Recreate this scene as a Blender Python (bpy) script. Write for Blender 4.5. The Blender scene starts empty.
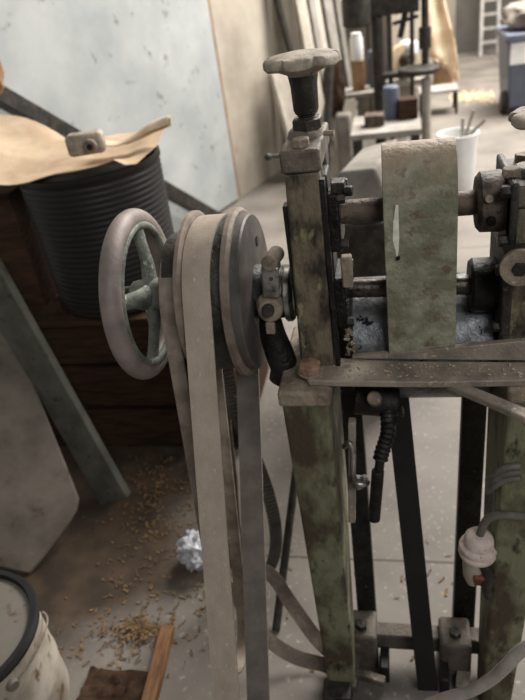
import bpy, bmesh, math, random
from mathutils import Vector, Matrix, noise
V = Vector
rnd = random.Random(7)
PI = math.pi
sc = bpy.context.scene
col = sc.collection

# ------------------------------------------------------------------ camera
FPX, PITCH, YAW, ROLL = 650.0, math.radians(30.8), math.radians(14.0), math.radians(9.0)
CAM = V((0.10, -0.95, 1.50))
F = V((-math.sin(YAW)*math.cos(PITCH), math.cos(YAW)*math.cos(PITCH), -math.sin(PITCH)))
R0 = V((math.cos(YAW), math.sin(YAW), 0))
U0 = R0.cross(F)
RT = math.cos(ROLL)*R0 - math.sin(ROLL)*U0
UP = math.cos(ROLL)*U0 + math.sin(ROLL)*R0
cd = bpy.data.cameras.new('camera'); cam = bpy.data.objects.new('camera', cd); col.objects.link(cam)
m = Matrix((RT, UP, -F)).transposed().to_4x4(); m.translation = CAM
cam.matrix_world = m
cd.sensor_fit = 'HORIZONTAL'; cd.sensor_width = 36; cd.lens = FPX/525*36
cd.clip_start = 0.02; cd.clip_end = 100
cd.dof.use_dof = True; cd.dof.focus_distance = 0.98; cd.dof.aperture_fstop = 6.0
sc.camera = cam

def ray(px, py): return F + RT*((px-262.5)/FPX) + UP*((350-py)/FPX)
def aY(px, py, y):
    d = ray(px, py); return CAM + d*((y-CAM.y)/d.y)
def aZ(px, py, z):
    d = ray(px, py); return CAM + d*((z-CAM.z)/d.z)
def aX(px, py, x):
    d = ray(px, py); return CAM + d*((x-CAM.x)/d.x)
def aP(px, py, p0, n):
    d = ray(px, py); return CAM + d*((p0-CAM).dot(n)/d.dot(n))

# ------------------------------------------------------------------ materials
def lin(r, g, b):
    f = lambda c: (c/255/12.92) if c/255 <= 0.04045 else ((c/255+0.055)/1.055)**2.4
    return (f(r), f(g), f(b), 1)
MATS = {}
def mat(name, a, b=None, scale=8, lo=.4, hi=.6, rough=.7, metal=0, c=None, cscale=25, clo=.6, chi=.68,
        bump=.0, bscale=40, detail=6, stretch=None, spec=.4, trans=0, top=None):
    """a = base colour, b = patches of a first noise, c = small flecks of a second one"""
    if name in MATS: return MATS[name]
    M = bpy.data.materials.new(name); M.use_nodes = True
    nt = M.node_tree; N = nt.nodes; L = nt.links
    bs = N['Principled BSDF']
    bs.inputs['Roughness'].default_value = rough; bs.inputs['Metallic'].default_value = metal
    bs.inputs['Specular IOR Level'].default_value = spec
    bs.inputs['Transmission Weight'].default_value = trans
    tc = N.new('ShaderNodeTexCoord'); src = tc.outputs['Object']
    if stretch:
        mp = N.new('ShaderNodeMapping'); mp.inputs['Scale'].default_value = stretch
        L.new(src, mp.inputs['Vector']); src = mp.outputs['Vector']
    def nz(s, lo, hi, d=detail):
        n = N.new('ShaderNodeTexNoise'); n.inputs['Scale'].default_value = s; n.inputs['Detail'].default_value = d
        n.inputs['Roughness'].default_value = .62
        L.new(src, n.inputs['Vector'])
        r = N.new('ShaderNodeMapRange'); r.inputs['From Min'].default_value = lo; r.inputs['From Max'].default_value = hi
        L.new(n.outputs['Fac'], r.inputs['Value']); return r.outputs['Result'], n.outputs['Fac']
    if b is None:
        b = tuple(x*.72 for x in a[:3])+(1,)
    f1, _ = nz(scale, lo, hi)
    mx = N.new('ShaderNodeMix'); mx.data_type = 'RGBA'
    mx.inputs['A'].default_value = a; mx.inputs['B'].default_value = b
    L.new(f1, mx.inputs['Factor']); out = mx.outputs['Result']
    if c is not None:
        f2, _ = nz(cscale, clo, chi)
        m2 = N.new('ShaderNodeMix'); m2.data_type = 'RGBA'; m2.inputs['B'].default_value = c
        L.new(out, m2.inputs['A']); L.new(f2, m2.inputs['Factor']); out = m2.outputs['Result']
    if top is not None:
        colr, z0, z1 = top
        sp = N.new('ShaderNodeSeparateXYZ'); L.new(tc.outputs['Object'], sp.inputs[0])
        _, nn = nz(22, 0, 1)
        ad = N.new('ShaderNodeMath'); ad.operation = 'MULTIPLY_ADD'; ad.inputs[1].default_value = .16; L.new(nn, ad.inputs[0]); L.new(sp.outputs['Z'], ad.inputs[2])
        r3 = N.new('ShaderNodeMapRange'); r3.inputs['From Min'].default_value = z0+.08; r3.inputs['From Max'].default_value = z1+.08; r3.inputs['To Max'].default_value = .8
        L.new(ad.outputs[0], r3.inputs['Value'])
        m3 = N.new('ShaderNodeMix'); m3.data_type = 'RGBA'; m3.inputs['B'].default_value = colr
        L.new(out, m3.inputs['A']); L.new(r3.outputs['Result'], m3.inputs['Factor']); out = m3.outputs['Result']
    L.new(out, bs.inputs['Base Color'])
    if bump:
        _, h = nz(bscale, 0, 1)
        bp = N.new('ShaderNodeBump'); bp.inputs['Strength'].default_value = bump; bp.inputs['Distance'].default_value = .01
        L.new(h, bp.inputs['Height']); L.new(bp.outputs['Normal'], bs.inputs['Normal'])
    MATS[name] = M
    return M

m_green = mat('chipped_green_paint', lin(120,120,94), lin(70,60,46), 9, .44, .58, .62, .05, lin(48,42,33), 26, .56, .66, .5, 70, stretch=(1,1,.55))
m_post = mat('grimy_olive_paint', lin(116,105,86), lin(50,43,36), 18, .43, .57, .6, .05, lin(150,144,106), 34, .57, .68, .5, 80, stretch=(1,1,.5))
m_dust_iron = mat('dusty_iron', lin(152,138,120), lin(108,97,84), 22, .4, .62, .75, .1, lin(186,168,140), 90, .62, .7, .35, 120)
m_bar = mat('dusty_flat_steel', lin(160,148,134), lin(118,109,98), 14, .4, .65, .62, .25, lin(196,182,156), 110, .62, .68, .3, 120)
m_grease = mat('black_greasy_iron', lin(40,37,33), lin(22,20,18), 30, .4, .6, .42, .3, lin(96,90,80), 60, .64, .72, .5, 80)
m_dark = mat('dark_grey_iron', lin(66,62,56), lin(42,39,35), 22, .4, .6, .5, .35, lin(110,102,90), 50, .62, .72, .4, 80)
m_black = mat('black_paint', lin(30,29,28), lin(22,21,20), 12, .4, .6, .55, .1)
m_steel = mat('bright_worn_steel', lin(190,188,182), lin(120,116,110), 30, .42, .62, .32, .85, lin(60,55,48), 60, .62, .68, .15, 90)
m_shaft = mat('oily_shaft_steel', lin(96,90,82), lin(48,44,40), 25, .42, .58, .34, .7, lin(40,32,24), 50, .58, .66, .2, 90)
m_bed = mat('oiled_grey_plate', lin(128,130,132), lin(84,84,84), 20, .4, .64, .36, .55, lin(20,19,18), 38, .6, .64, .25, 60)
m_wheel = mat('hand_polished_grey_iron', lin(142,130,124), lin(112,102,97), 16, .38, .66, .58, .15, lin(160,150,142), 70, .64, .7, .15, 120)
m_spoke = mat('worn_green_casting', lin(128,132,120), lin(88,90,80), 30, .4, .6, .65, .1, lin(190,192,182), 60, .62, .68, .4, 80)
m_flange = mat('brownish_cast_rim', lin(140,126,114), lin(106,94,84), 20, .4, .62, .6, .2, None, bump=.2, bscale=90)
m_disc = mat('dark_machined_disc', lin(96,90,85), lin(74,69,64), 18, .4, .62, .5, .25, None, bump=.1, bscale=90)
m_roller = mat('rusted_green_cover', lin(160,158,138), lin(116,114,92), 16, .40, .60, .6, .05, lin(104,88,70), 34, .57, .68, .45, 90, top=(lin(166,144,120),1.165,1.24))
m_rust = mat('rusty_brown_iron', lin(104,90,78), lin(62,52,44), 24, .4, .6, .6, .2, lin(60,48,40), 50, .58, .66, .4, 80)
m_knob = mat('dusty_knob_iron', lin(172,160,142), lin(132,122,108), 30, .4, .62, .7, .1, lin(70,62,54), 60, .62, .7, .35, 100)
m_cast = mat('dirty_brown_casting', lin(98,89,80), lin(72,64,56), 18, .4, .62, .7, .1, lin(126,114,98), 50, .62, .7, .4, 80)
m_strap = mat('dark_leather', lin(104,92,80), lin(80,70,60), 20, .4, .6, .7, 0, None, bump=.2, bscale=90)
m_cab = mat('brownish_grey_enamel', lin(122,114,104), lin(98,91,82), 5, .4, .62, .6, .1)
m_capm = mat('grimy_brown_grey_iron', lin(112,102,90), lin(78,69,60), 22, .4, .6, .6, .15, lin(150,138,118), 50, .62, .72, .4, 80)
m_bolt = mat('rust_brown_bolt', lin(168,138,114), lin(130,104,84), 40, .4, .6, .65, .15, None, bump=.3, bscale=90)
m_belt = mat('grey_canvas_belting', lin(176,162,146), lin(160,146,130), 30, .35, .65, .85, 0, lin(196,186,170), 160, .62, .7, .25, 400, stretch=(1,1,.35), spec=.2)
m_belt_in = mat('grey_rubber_belting', lin(116,107,100), lin(102,94,87), 25, .4, .6, .7, 0, spec=.3)
m_leather = mat('brown_leather_belting', lin(142,130,116), lin(112,100,88), 20, .4, .6, .7, 0, None, bump=.2, bscale=90)
m_rubber = mat('black_ribbed_rubber', lin(78,69,61), lin(60,53,47), 20, .4, .6, .6, 0)
m_plug = mat('pale_pink_plastic', lin(206,190,180), lin(180,164,154), 40, .45, .65, .5, 0, lin(120,110,100), 70, .62, .7)
m_cable = mat('grey_rubber_cable', lin(176,168,160), lin(156,148,140), 30, .4, .6, .65)
m_cable_d = mat('dark_grey_cable', lin(116,110,102), lin(90,85,78), 30, .4, .6, .6)
m_drum = mat('black_plastic', lin(33,30,29), lin(26,24,23), 6, .4, .6, .5, 0, lin(90,85,80), 34, .7, .74)
m_paper = mat('tan_packing_paper', lin(200,178,152), lin(176,152,126), 6, .4, .62, .85, spec=.1)
m_card = mat('brown_cardboard', lin(152,122,92), lin(122,96,70), 8, .4, .62, .85, spec=.1)
m_crate = mat('dark_brown_wood', lin(74,54,40), lin(50,37,28), 10, .38, .62, .8, 0, None, bump=.3, bscale=30, stretch=(1,4,8), spec=.15)
m_plank = mat('grey_green_steel', lin(92,92,82), lin(70,69,60), 10, .4, .62, .7, .1, lin(50,46,38), 30, .6, .68)
m_slab = mat('dusty_grey_board', lin(116,107,97), lin(92,85,77), 7, .4, .64, .8, 0, lin(82,70,58), 14, .6, .7, spec=.2)
m_tin = mat('stained_cream_tin', lin(168,160,146), lin(138,128,114), 10, .42, .62, .6, 0, lin(96,76,52), 14, .58, .66)
m_tinlid = mat('dusty_grey_lid', lin(104,98,90), lin(100,94,84), 14, .4, .62, .7, 0, lin(80,66,50), 20, .58, .66)
m_wood = mat('brown_raw_wood', lin(134,100,72), lin(104,76,54), 14, .4, .62, .8, 0, None, bump=.3, bscale=40, stretch=(6,1,6), spec=.15)
m_bag = mat('white_plastic_film', lin(190,190,194), lin(160,160,164), 20, .4, .6, .3)
m_white = mat('white_plastic', lin(238,238,236), lin(224,224,222), 8, .4, .6, .5)
m_pale = mat('pale_painted_board', lin(200,192,178), lin(172,162,148), 5, .4, .62, .8, spec=.2)
m_greybd = mat('weathered_grey_board', lin(158,152,144), lin(128,122,114), 6, .4, .62, .8, spec=.2)
m_bin = mat('slate_blue_plastic', lin(100,106,122), lin(90,96,112), 4, .4, .6, .5)
m_cloth = mat('cream_tan_cloth', lin(220,202,176), lin(196,174,146), 5, .4, .62, .9, spec=.1)
m_alu = mat('dull_aluminium', lin(196,192,186), lin(170,166,160), 12, .4, .6, .45, .4)
m_buff = mat('tan_felt', lin(196,176,146), lin(172,152,124), 9, .4, .6, .9, spec=.1)
m_tarp = mat('grey_canvas', lin(150,144,136), lin(118,112,104), 7, .4, .62, .85, spec=.2)
m_red = mat('dull_red_rubber', lin(136,72,58), lin(96,54,44), 40, .4, .6, .6)
m_shav = mat('wood_shavings', lin(128,104,76), lin(96,77,57), 30, .4, .6, .85, spec=.1)
m_dust = mat('pale_sawdust', lin(216,200,174), lin(196,176,148), 20, .4, .6, .9, spec=.1)
m_fuzz = mat('frayed_thread', lin(200,190,174), None, 30, .4, .6, .9)
m_spill = mat('white_paint_drip', lin(230,228,216), lin(206,204,188), 60, .4, .6, .6)
m_glass = mat('clear_jar_glass', lin(214,222,228), lin(196,206,214), 8, .4, .6, .15)

# ------------------------------------------------------------------ geometry helpers
def basis(d):
    d = d.normalized()
    a = V((0,0,1)) if abs(d.z) < .9 else V((1,0,0))
    u = a.cross(d).normalized(); return u, d.cross(u)
def box(bm, c, s, rot=None):
    c = V(c); q = []
    for dx in (-.5,.5):
        for dy in (-.5,.5):
            for dz in (-.5,.5):
                p = V((dx*s[0],dy*s[1],dz*s[2]))
                if rot: p = rot @ p
                q.append(bm.verts.new(c+p))
    for f in ((0,1,3,2),(4,6,7,5),(0,4,5,1),(2,3,7,6),(0,2,6,4),(1,5,7,3)):
        bm.faces.new([q[i] for i in f])
def bb(bm, x0,x1,y0,y1,z0,z1): box(bm, ((x0+x1)/2,(y0+y1)/2,(z0+z1)/2), (x1-x0,y1-y0,z1-z0))
def hexa(bm, lo, hi):
    """8-corner solid: four points round the bottom, four round the top"""
    a = [bm.verts.new(V(p)) for p in lo]; b = [bm.verts.new(V(p)) for p in hi]
    n = len(a)
    bm.faces.new(a[::-1]); bm.faces.new(b)
    for i in range(n): bm.faces.new((a[i],a[(i+1)%n],b[(i+1)%n],b[i]))
def lathe(bm, o, ax, prof, n=32, closed=False):
    """prof: (radius, distance along ax) pairs"""
    o = V(o); ax = V(ax).normalized(); u, v = basis(ax)
    rings = []
    for r, h in prof:
        if r < 1e-6: rings.append([bm.verts.new(o+ax*h)])
        else: rings.append([bm.verts.new(o+ax*h+(u*math.cos(2*PI*i/n)+v*math.sin(2*PI*i/n))*r) for i in range(n)])
    pairs = list(zip(rings, rings[1:])) + ([(rings[-1], rings[0])] if closed else [])
    for a, b in pairs:
        for i in range(n):
            j = (i+1) % n
            if len(a) == 1 and len(b) == 1: continue
            if len(a) == 1: bm.faces.new((a[0], b[j], b[i]))
            elif len(b) == 1: bm.faces.new((a[i], a[j], b[0]))
            else: bm.faces.new((a[i],a[j],b[j],b[i]))
def cyl(bm, p0, p1, r0, r1=None, n=24, bev=0):
    p0 = V(p0); p1 = V(p1); L = (p1-p0).length; r1 = r0 if r1 is None else r1
    if bev: pr = [(0,0),(r0-bev,0),(r0,bev),(r1,L-bev),(r1-bev,L),(0,L)]
    else: pr = [(0,0),(r0,0),(r1,L),(0,L)]
    lathe(bm, p0, p1-p0, pr, n)
def torus(bm, o, ax, R, r, n=64, k=16, flat=1.0):
    lathe(bm, o, ax, [(R+r*math.cos(2*PI*i/k), flat*r*math.sin(2*PI*i/k)) for i in range(k)], n, True)
def smooth_path(pts, n=6):
    pts = [V(p) for p in pts]; out = []
    for i in range(len(pts)-1):
        p0 = pts[max(i-1,0)]; p1 = pts[i]; p2 = pts[i+1]; p3 = pts[min(i+2,len(pts)-1)]
        for k in range(n):
            t = k/n
            out.append(.5*((2*p1)+(p2-p0)*t+(2*p0-5*p1+4*p2-p3)*t*t+(3*p1-p0-3*p2+p3)*t**3))
    out.append(pts[-1]); return out
def tube(bm, pts, r, n=12, rr=None):
    pts = [V(p) for p in pts]; rings = []; u = None
    for i, p in enumerate(pts):
        d = (pts[min(i+1,len(pts)-1)]-pts[max(i-1,0)]).normalized()
        if u is None: u, _ = basis(d)
        u = (u-d*u.dot(d)).normalized(); v = d.cross(u)
        q = r if rr is None else rr[i]
        rings.append([bm.verts.new(p+(u*math.cos(2*PI*k/n)+v*math.sin(2*PI*k/n))*q) for k in range(n)])
    for a, b in zip(rings, rings[1:]):
        for i in range(n): bm.faces.new((a[i],a[(i+1)%n],b[(i+1)%n],b[i]))
    bm.faces.new(rings[0][::-1]); bm.faces.new(rings[-1])
def ribbon(bm, pts, wv, t, closed=False, teeth=0):
    """belt along pts; wv = width vector (or one per point), t = thickness"""
    pts = [V(p) for p in pts]; n = len(pts); rings = []
    for i, p in enumerate(pts):
        a = pts[(i-1) % n] if closed else pts[max(i-1,0)]
        b = pts[(i+1) % n] if closed else pts[min(i+1,n-1)]
        d = (b-a).normalized(); w = V(wv[i]) if isinstance(wv, list) else V(wv)
        nn = d.cross(w).normalized()
        h = t*.5*(1+(teeth if i % 2 else 0))
        rings.append([bm.verts.new(p+w*.5+nn*h), bm.verts.new(p-w*.5+nn*h), bm.verts.new(p-w*.5-nn*h), bm.verts.new(p+w*.5-nn*h)])
    prs = list(zip(rings, rings[1:])) + ([(rings[-1], rings[0])] if closed else [])
    for a, b in prs:
        for i in range(4): bm.faces.new((a[i],a[(i+1)%4],b[(i+1)%4],b[i]))
    if not closed: bm.faces.new(rings[0][::-1]); bm.faces.new(rings[-1])
def bar(bm, p0, p1, w, t, hint=(0,0,1)):
    """rectangular bar from p0 to p1, t thick along hint, w across"""
    p0 = V(p0); p1 = V(p1); d = (p1-p0).normalized(); h = V(hint); h = (h-d*h.dot(d)).normalized(); s = d.cross(h)
    q = lambda p: [p+s*w/2+h*t/2, p-s*w/2+h*t/2, p-s*w/2-h*t/2, p+s*w/2-h*t/2]
    hexa(bm, q(p0), q(p1))
def poly(bm, pts, ext):
    """flat outline given real thickness"""
    ext = V(ext); hexa(bm, [V(p) for p in pts], [V(p)+ext for p in pts])
def hexnut(bm, o, ax, r, h, dome=.15):
    lathe(bm, o, ax, [(0,0),(r,0),(r,h*(1-dome)),(r*.86,h),(0,h)], 6)

def obj(name, bm, m, parent=None, origin=None, bevel=0, sharp=38, seg=2):
    bmesh.ops.recalc_face_normals(bm, faces=bm.faces[:])
    if parent is not None:
        r = parent
        while r.parent: r = r.parent
        org = V(r.location)
    elif origin is not None: org = V(origin)
    else:
        xs = [v.co for v in bm.verts]; lo = V([min(p[i] for p in xs) for i in range(3)]); hi = V([max(p[i] for p in xs) for i in range(3)])
        org = V(((lo.x+hi.x)/2, (lo.y+hi.y)/2, lo.z))
    for v in bm.verts: v.co -= org
    th = math.radians(sharp)
    for f in bm.faces: f.smooth = True
    for e in bm.edges:
        if len(e.link_faces) != 2 or e.calc_face_angle(0) > th: e.smooth = False
    me = bpy.data.meshes.new(name); bm.to_mesh(me); bm.free()
    me.materials.append(m)
    o = bpy.data.objects.new(name, me); col.objects.link(o)
    if parent is not None: o.parent = parent
    else: o.location = org
    if bevel:
        b = o.modifiers.new('bevel','BEVEL'); b.width = bevel; b.segments = seg; b.limit_method = 'ANGLE'; b.angle_limit = math.radians(40)
        b.harden_normals = False
    return o
def B(): return bmesh.new()
def tag(o, label, cat, group=None, kind=None):
    o['label'] = label; o['category'] = cat
    if group: o['group'] = group
    o['kind'] = kind or 'thing'
    return o
def thing(name, label, cat, loc, group=None):
    o = bpy.data.objects.new(name, None); col.objects.link(o); o.location = V(loc); o.empty_display_size = .05
    return tag(o, label, cat, group)
def struct(o, label=None, cat=None):
    o['kind'] = 'structure'
    if label: o['label'] = label; o['category'] = cat
    return o
def jitter(bm, amp, sc_, seed=0):
    for v in bm.verts:
        v.co += V(noise.noise_vector(v.co*sc_+V((seed,seed*.7,seed*.3))))*amp

# ------------------------------------------------------------------ setting
def floor_mat():
    M = bpy.data.materials.new('concrete_floor'); M.use_nodes = True
    nt = M.node_tree; N = nt.nodes; L = nt.links; bs = N['Principled BSDF']; bs.inputs['Roughness'].default_value = .7
    bs.inputs['Specular IOR Level'].default_value = .3
    g = N.new('ShaderNodeNewGeometry'); P = g.outputs['Position']
    def nz(s, d=6):
        n = N.new('ShaderNodeTexNoise'); n.inputs['Scale'].default_value = s; n.inputs['Detail'].default_value = d; L.new(P, n.inputs['Vector']); return n.outputs['Fac']
    def mr(v, a, b, c=0, d=1):
        r = N.new('ShaderNodeMapRange'); r.inputs['From Min'].default_value = a; r.inputs['From Max'].default_value = b
        r.inputs['To Min'].default_value = c; r.inputs['To Max'].default_value = d; L.new(v, r.inputs['Value']); return r.outputs['Result']
    def mix(f, A, Bc):
        x = N.new('ShaderNodeMix'); x.data_type = 'RGBA'; L.new(f, x.inputs['Factor'])
        for k, c in (('A',A),('B',Bc)):
            if isinstance(c, tuple): x.inputs[k].default_value = c
            else: L.new(c, x.inputs[k])
        return x.outputs['Result']
    c = mix(mr(nz(2.6,10), .38, .66), lin(126,119,111), lin(100,94,87))
    c = mix(mr(nz(30), .6, .72), c, lin(126,116,104))
    c = mix(mr(nz(60), .6, .72), c, lin(150,142,132))
    # straight control joints
    sp = N.new('ShaderNodeSeparateXYZ'); L.new(P, sp.inputs[0])
    for ax, off in (('Y', .33), ('Y', 2.5), ('X', 1.35)):
        s = N.new('ShaderNodeMath'); s.operation = 'SUBTRACT'; s.inputs[1].default_value = off; L.new(sp.outputs[ax], s.inputs[0])
        a = N.new('ShaderNodeMath'); a.operation = 'ABSOLUTE'; L.new(s.outputs[0], a.inputs[0])
        c = mix(mr(a.outputs[0], .006, .003), c, lin(84,76,68))
    # a drift of brown sawdust on the left, darkened to hold the shade there
    d = N.new('ShaderNodeVectorMath'); d.operation = 'DISTANCE'; d.inputs[1].default_value = (-1.0,.45,0); L.new(P, d.inputs[0])
    ad = N.new('ShaderNodeMath'); ad.operation = 'MULTIPLY_ADD'; ad.inputs[1].default_value = .7
    L.new(nz(3.5,8), ad.inputs[0]); L.new(d.outputs['Value'], ad.inputs[2])
    c = mix(mr(ad.outputs['Value'], 1.0, .74), c, mix(mr(nz(9), .4, .6), lin(82,67,53), lin(60,50,41)))
    L.new(c, bs.inputs['Base Color'])
    return M
bm = B(); bb(bm, -4,7,-3,9.4,-.1,0); struct(obj('floor', bm, floor_mat()), 'pale dusty concrete workshop floor', 'floor')

WA, WB = V((-2.3,.2,0)), V((.96,9.2,0))
WD = (WB-WA).normalized(); WN = V((WD.y,-WD.x,0))           # along the wall, out of the wall
def W(s, off, z): return WA + WD*s + WN*off + V((0,0,z))
m_wall = mat('stained_plaster', lin(188,179,164), lin(156,146,132), 1.6, .38, .66, .9, 0, lin(120,110,98), 5, .62, .74, .25, 12, spec=.1)
m_back = mat('grey_render', lin(104,101,96), lin(86,83,78), 1.2, .4, .64, .9, 0, None, spec=.1)
WL = (WB-WA).length
bm = B(); poly(bm, [W(-3.5,0,0), W(WL,0,0), W(WL,-.2,0), W(-3.5,-.2,0)], (0,0,4.2)); struct(obj('wall_left', bm, m_wall), 'pale stained plaster wall on the left', 'wall')
bm = B(); bb(bm, .7,7,9.2,9.4,0,4.2); struct(obj('wall_back', bm, m_back), 'dark grey rendered wall at the far end', 'wall')

# painted sheet panel against the wall
m_sheet = mat('pale_blue_painted_sheet', lin(178,180,177), lin(154,158,157), 2.4, .36, .64, .55, .0, lin(112,110,102), 10, .61, .7, .05, 4, spec=.4)
pe = aP(208,0,W(0,.03,0),WN); se = (pe-WA).dot(WD)
bm = B(); poly(bm, [W(-2.5,.03,.02), W(se,.03,.02), W(se,.004,.02), W(-2.5,.004,.02)], (0,0,2.6))
sh = obj('painted_sheet', bm, m_sheet); tag(sh, 'large pale blue painted sheet standing flat against the plaster wall', 'panel')
bm = B(); poly(bm, [W(se-.005,.03,.02), W(se+.02,.03,.02), W(se+.02,.008,.02), W(se-.005,.008,.02)], (0,0,2.6))
for v in bm.verts: v.co += WD*noise.noise(v.co*3)*.01
obj('torn_edge_strip', bm, m_card, sh)

# ------------------------------------------------------------------ the rolling machine
mach = thing('rolling_machine', 'green cast iron belt driven machine with handwheel and flanged pulley', 'machine', (.08,.05,0))
AX, ZL, ZU = .08, .983, 1.128         # depth and heights of the two shafts
def part(name, bm, m, parent=mach, **k): return obj(name, bm, m, parent, **k)

def side_frame(xa, xb, zt, y0=0):
    """upright: front and rear column joined by a cap, standing on a wider tapered leg"""
    w = xb-xa
    bm = B()
    hexa(bm, [(xa-.012,y0,.84),(xb-.006,y0,.84),(xb-.006,.05,.84),(xa-.012,.05,.84)], [(xa,y0,zt),(xb,y0,zt),(xb,.05,zt),(xa,.05,zt)])
    hexa(bm, [(xa-.012,.115,.84),(xb-.006,.115,.84),(xb-.006,.16,.84),(xa-.012,.16,.84)], [(xa,.115,zt),(xb,.115,zt),(xb,.16,zt),(xa,.16,zt)])
    o = part('upright', bm, m_post, bevel=.004)
    bm = B(); bb(bm, xa-.004, xb+.003, y0-.004, .164, zt, zt+.034)
    cyl(bm, (xa+w*.5,AX,zt+.028), (xa+w*.5,AX,zt+.046), .03, .024)
    c = part('cap', bm, m_capm, bevel=.004)
    for yy in (.02+y0*.5, .14):
        bm = B(); hexnut(bm, (xa+w*.5,yy,zt+.034), (0,0,1), .0145, .012); obj('bolt', bm, m_dust_iron, c, bevel=.001)
    bm = B(); bb(bm, xb-.002, xb+.006, y0-.002, y0+.012, .86, zt-.012); obj('keeper_strip', bm, m_grease, o, bevel=.001)
    bm = B(); bb(bm, xa-.010, xa-.001, .006, .03, .98, 1.17); obj('keeper_strip', bm, m_grease, o, bevel=.001)
    # slide between the columns, behind the bearings
    bm = B(); bb(bm, xa+.004, xb+.004, .053, .112, .86, zt-.022); part('slide', bm, m_grease, bevel=.003)
    return o
side_frame(-.062, -.009, 1.222)
side_frame(.272, .328, 1.135, .022)

def leg(tl, tr, bl, br, yf):
    bm = B()
    zt = .862
    hexa(bm, [(bl,yf-.012,0),(br,yf-.012,0),(br,yf+.06,0),(bl,yf+.06,0)], [(tl,yf,zt),(tr,yf,zt),(tr,.17,zt),(tl,.17,zt)])
    o = part('leg', bm, m_green, bevel=.008, seg=3)
    bm = B(); bb(bm, tl-.004, tr+.004, yf-.005, .17, zt-.026, zt+.006)
    obj('ledge', bm, m_dust_iron, o, bevel=.007, seg=3)
    return o
leg(-.105, -.022, -.089, -.027, -.058)
leg(.268, .352, .252, .318, -.058)

# star knob and screw, one on each upright
def star_knob(x, zt):
    bm = B(); n = 96; prof = [(0,.001),(.45,.0),(.80,-.003),(.94,-.005),(1.0,-.009),(1.0,-.016),(.95,-.019),(.7,-.022),(.42,-.029),(.36,-.034),(0,-.034)]
    rings = []
    for k, (f, h) in enumerate(prof):
        if f == 0: rings.append([bm.verts.new((x,AX,zt+h))]); continue
        rr = []
        for i in range(n):
            a = 2*PI*i/n+.35
            lob = .0575-.010*max(0,math.cos(6*a))**3
            q = lob if f > .8 else (lob*.5+.0575*.5 if f > .5 else .0575)
            rr.append(bm.verts.new((x+f*q*math.cos(a), AX+f*q*math.sin(a), zt+h+.0015*math.cos(6*a)*(f>.8))))
        rings.append(rr)
    for a, b in zip(rings, rings[1:]):
        for i in range(n):
            j = (i+1)%n
            if len(a)==1: bm.faces.new((a[0],b[i],b[j]))
            elif len(b)==1: bm.faces.new((a[i],a[j],b[0]))
            else: bm.faces.new((a[i],a[j],b[j],b[i]))
    k = part('star_knob', bm, m_knob, sharp=42)
    bm = B(); lathe(bm, (x,AX,0), (0,0,1), [(0,zt-.03),(.023,zt-.03),(.0205,zt-.045),(.0195,zt-.08),(.017,zt-.086),(0,zt-.086)], 28); obj('hub', bm, m_dark, k)
    pr = [(0,zt-.11)]
    z = zt-.11
    while z < zt-.082: pr += [(.0125,z),(.0152,z+.002),(.0125,z+.004)]; z += .0048
    pr.append((0,zt-.078))
    bm = B(); lathe(bm, (x,AX,0), (0,0,1), pr, 24); obj('thread', bm, m_dark, k, sharp=70)
    bm = B(); hexnut(bm, (x,AX,zt-.108), (0,0,1), .025, .016); obj('nut', bm, m_dark, k, bevel=.001)
star_knob(-.030, 1.376); star_knob(.322, 1.262)
# little pinch screw on the cap
bm = B(); cyl(bm, (-.004,.06,1.262), (.012,.055,1.262), .004); part('pinch_screw', bm, m_dust_iron)

# shafts
bm = B(); cyl(bm, (-.06,AX,ZU), (.30,AX,ZU), .0195, n=32); part('upper_shaft', bm, m_rust)
bm = B(); cyl(bm, (-.40,AX,ZL+.014), (.31,AX,ZL-.001), .0165, n=32); part('lower_shaft', bm, m_shaft)
# bearing blocks and their bolts
def bearing(z, xc, dirn, mm):
    bm = B(); bb(bm, *(sorted((xc, xc+dirn*.02))), .035, .125, z-.052, z+.045)
    o = part('bearing_block', bm, m_grease, bevel=.004)
    for yy, zz in ((.042,z+.036),(.042,z-.04),(.118,z+.036)):
        bm = B(); hexnut(bm, (xc+dirn*.018,yy,zz), (dirn,0,0), .0085, .012); obj('bolt', bm, m_dark, o)
    return o
bearing(ZU, -.008, 1, m_grease); bearing(ZL, -.008, 1, m_grease)
bm = B(); bb(bm, .008, .026, .03, .05, ZL+.03, ZL+.085); part('gib_plate', bm, m_dust_iron, bevel=.003)
bm = B(); bb(bm, .0, .022, .045, .075, ZU+.03, ZU+.06); cyl(bm, (.02,.05,ZU+.045), (.034,.048,ZU+.045), .008)
part('lug', bm, m_dark, bevel=.002)
# right bearing housing
bm = B(); bb(bm, .262, .274, .004, .165, ZU-.055, 1.178); o = part('bearing_plate', bm, m_dark, bevel=.004)
for zz in (ZU+.036, ZU-.04): 
    bm = B(); hexnut(bm, (.264,.016,zz), (-1,0,0), .010, .014); obj('bolt', bm, m_dark, o)
bm = B(); hexnut(bm, (.268,.05,1.176), (0,0,1), .014, .012); obj('bolt', bm, m_dust_iron, o)
bm = B(); bb(bm, .258, .274, .006, .16, ZL-.06, ZL+.075); o = part('bearing_plate', bm, m_dark, bevel=.004)
for zz in (ZL+.055, ZL-.045):
    bm = B(); hexnut(bm, (.26,.018,zz), (-1,0,0), .009, .012); obj('bolt', bm, m_dark, o)
bm = B(); lathe(bm, (.222,AX,ZU), (1,0,0), [(0,0),(.040,0),(.047,.006),(.048,.036),(.045,.042),(0,.042)], 40)
o = part('shaft_collar', bm, m_rust)
bm = B(); cyl(bm, (.24,AX-.044,ZU-.012), (.24,AX-.053,ZU-.016), .007, n=12); obj('set_screw', bm, m_grease, o)
bm = B(); cyl(bm, (.236,AX-.040,ZU+.016), (.236,AX-.050,ZU+.022), .006, n=12); obj('set_screw', bm, m_dust_iron, o)
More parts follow.
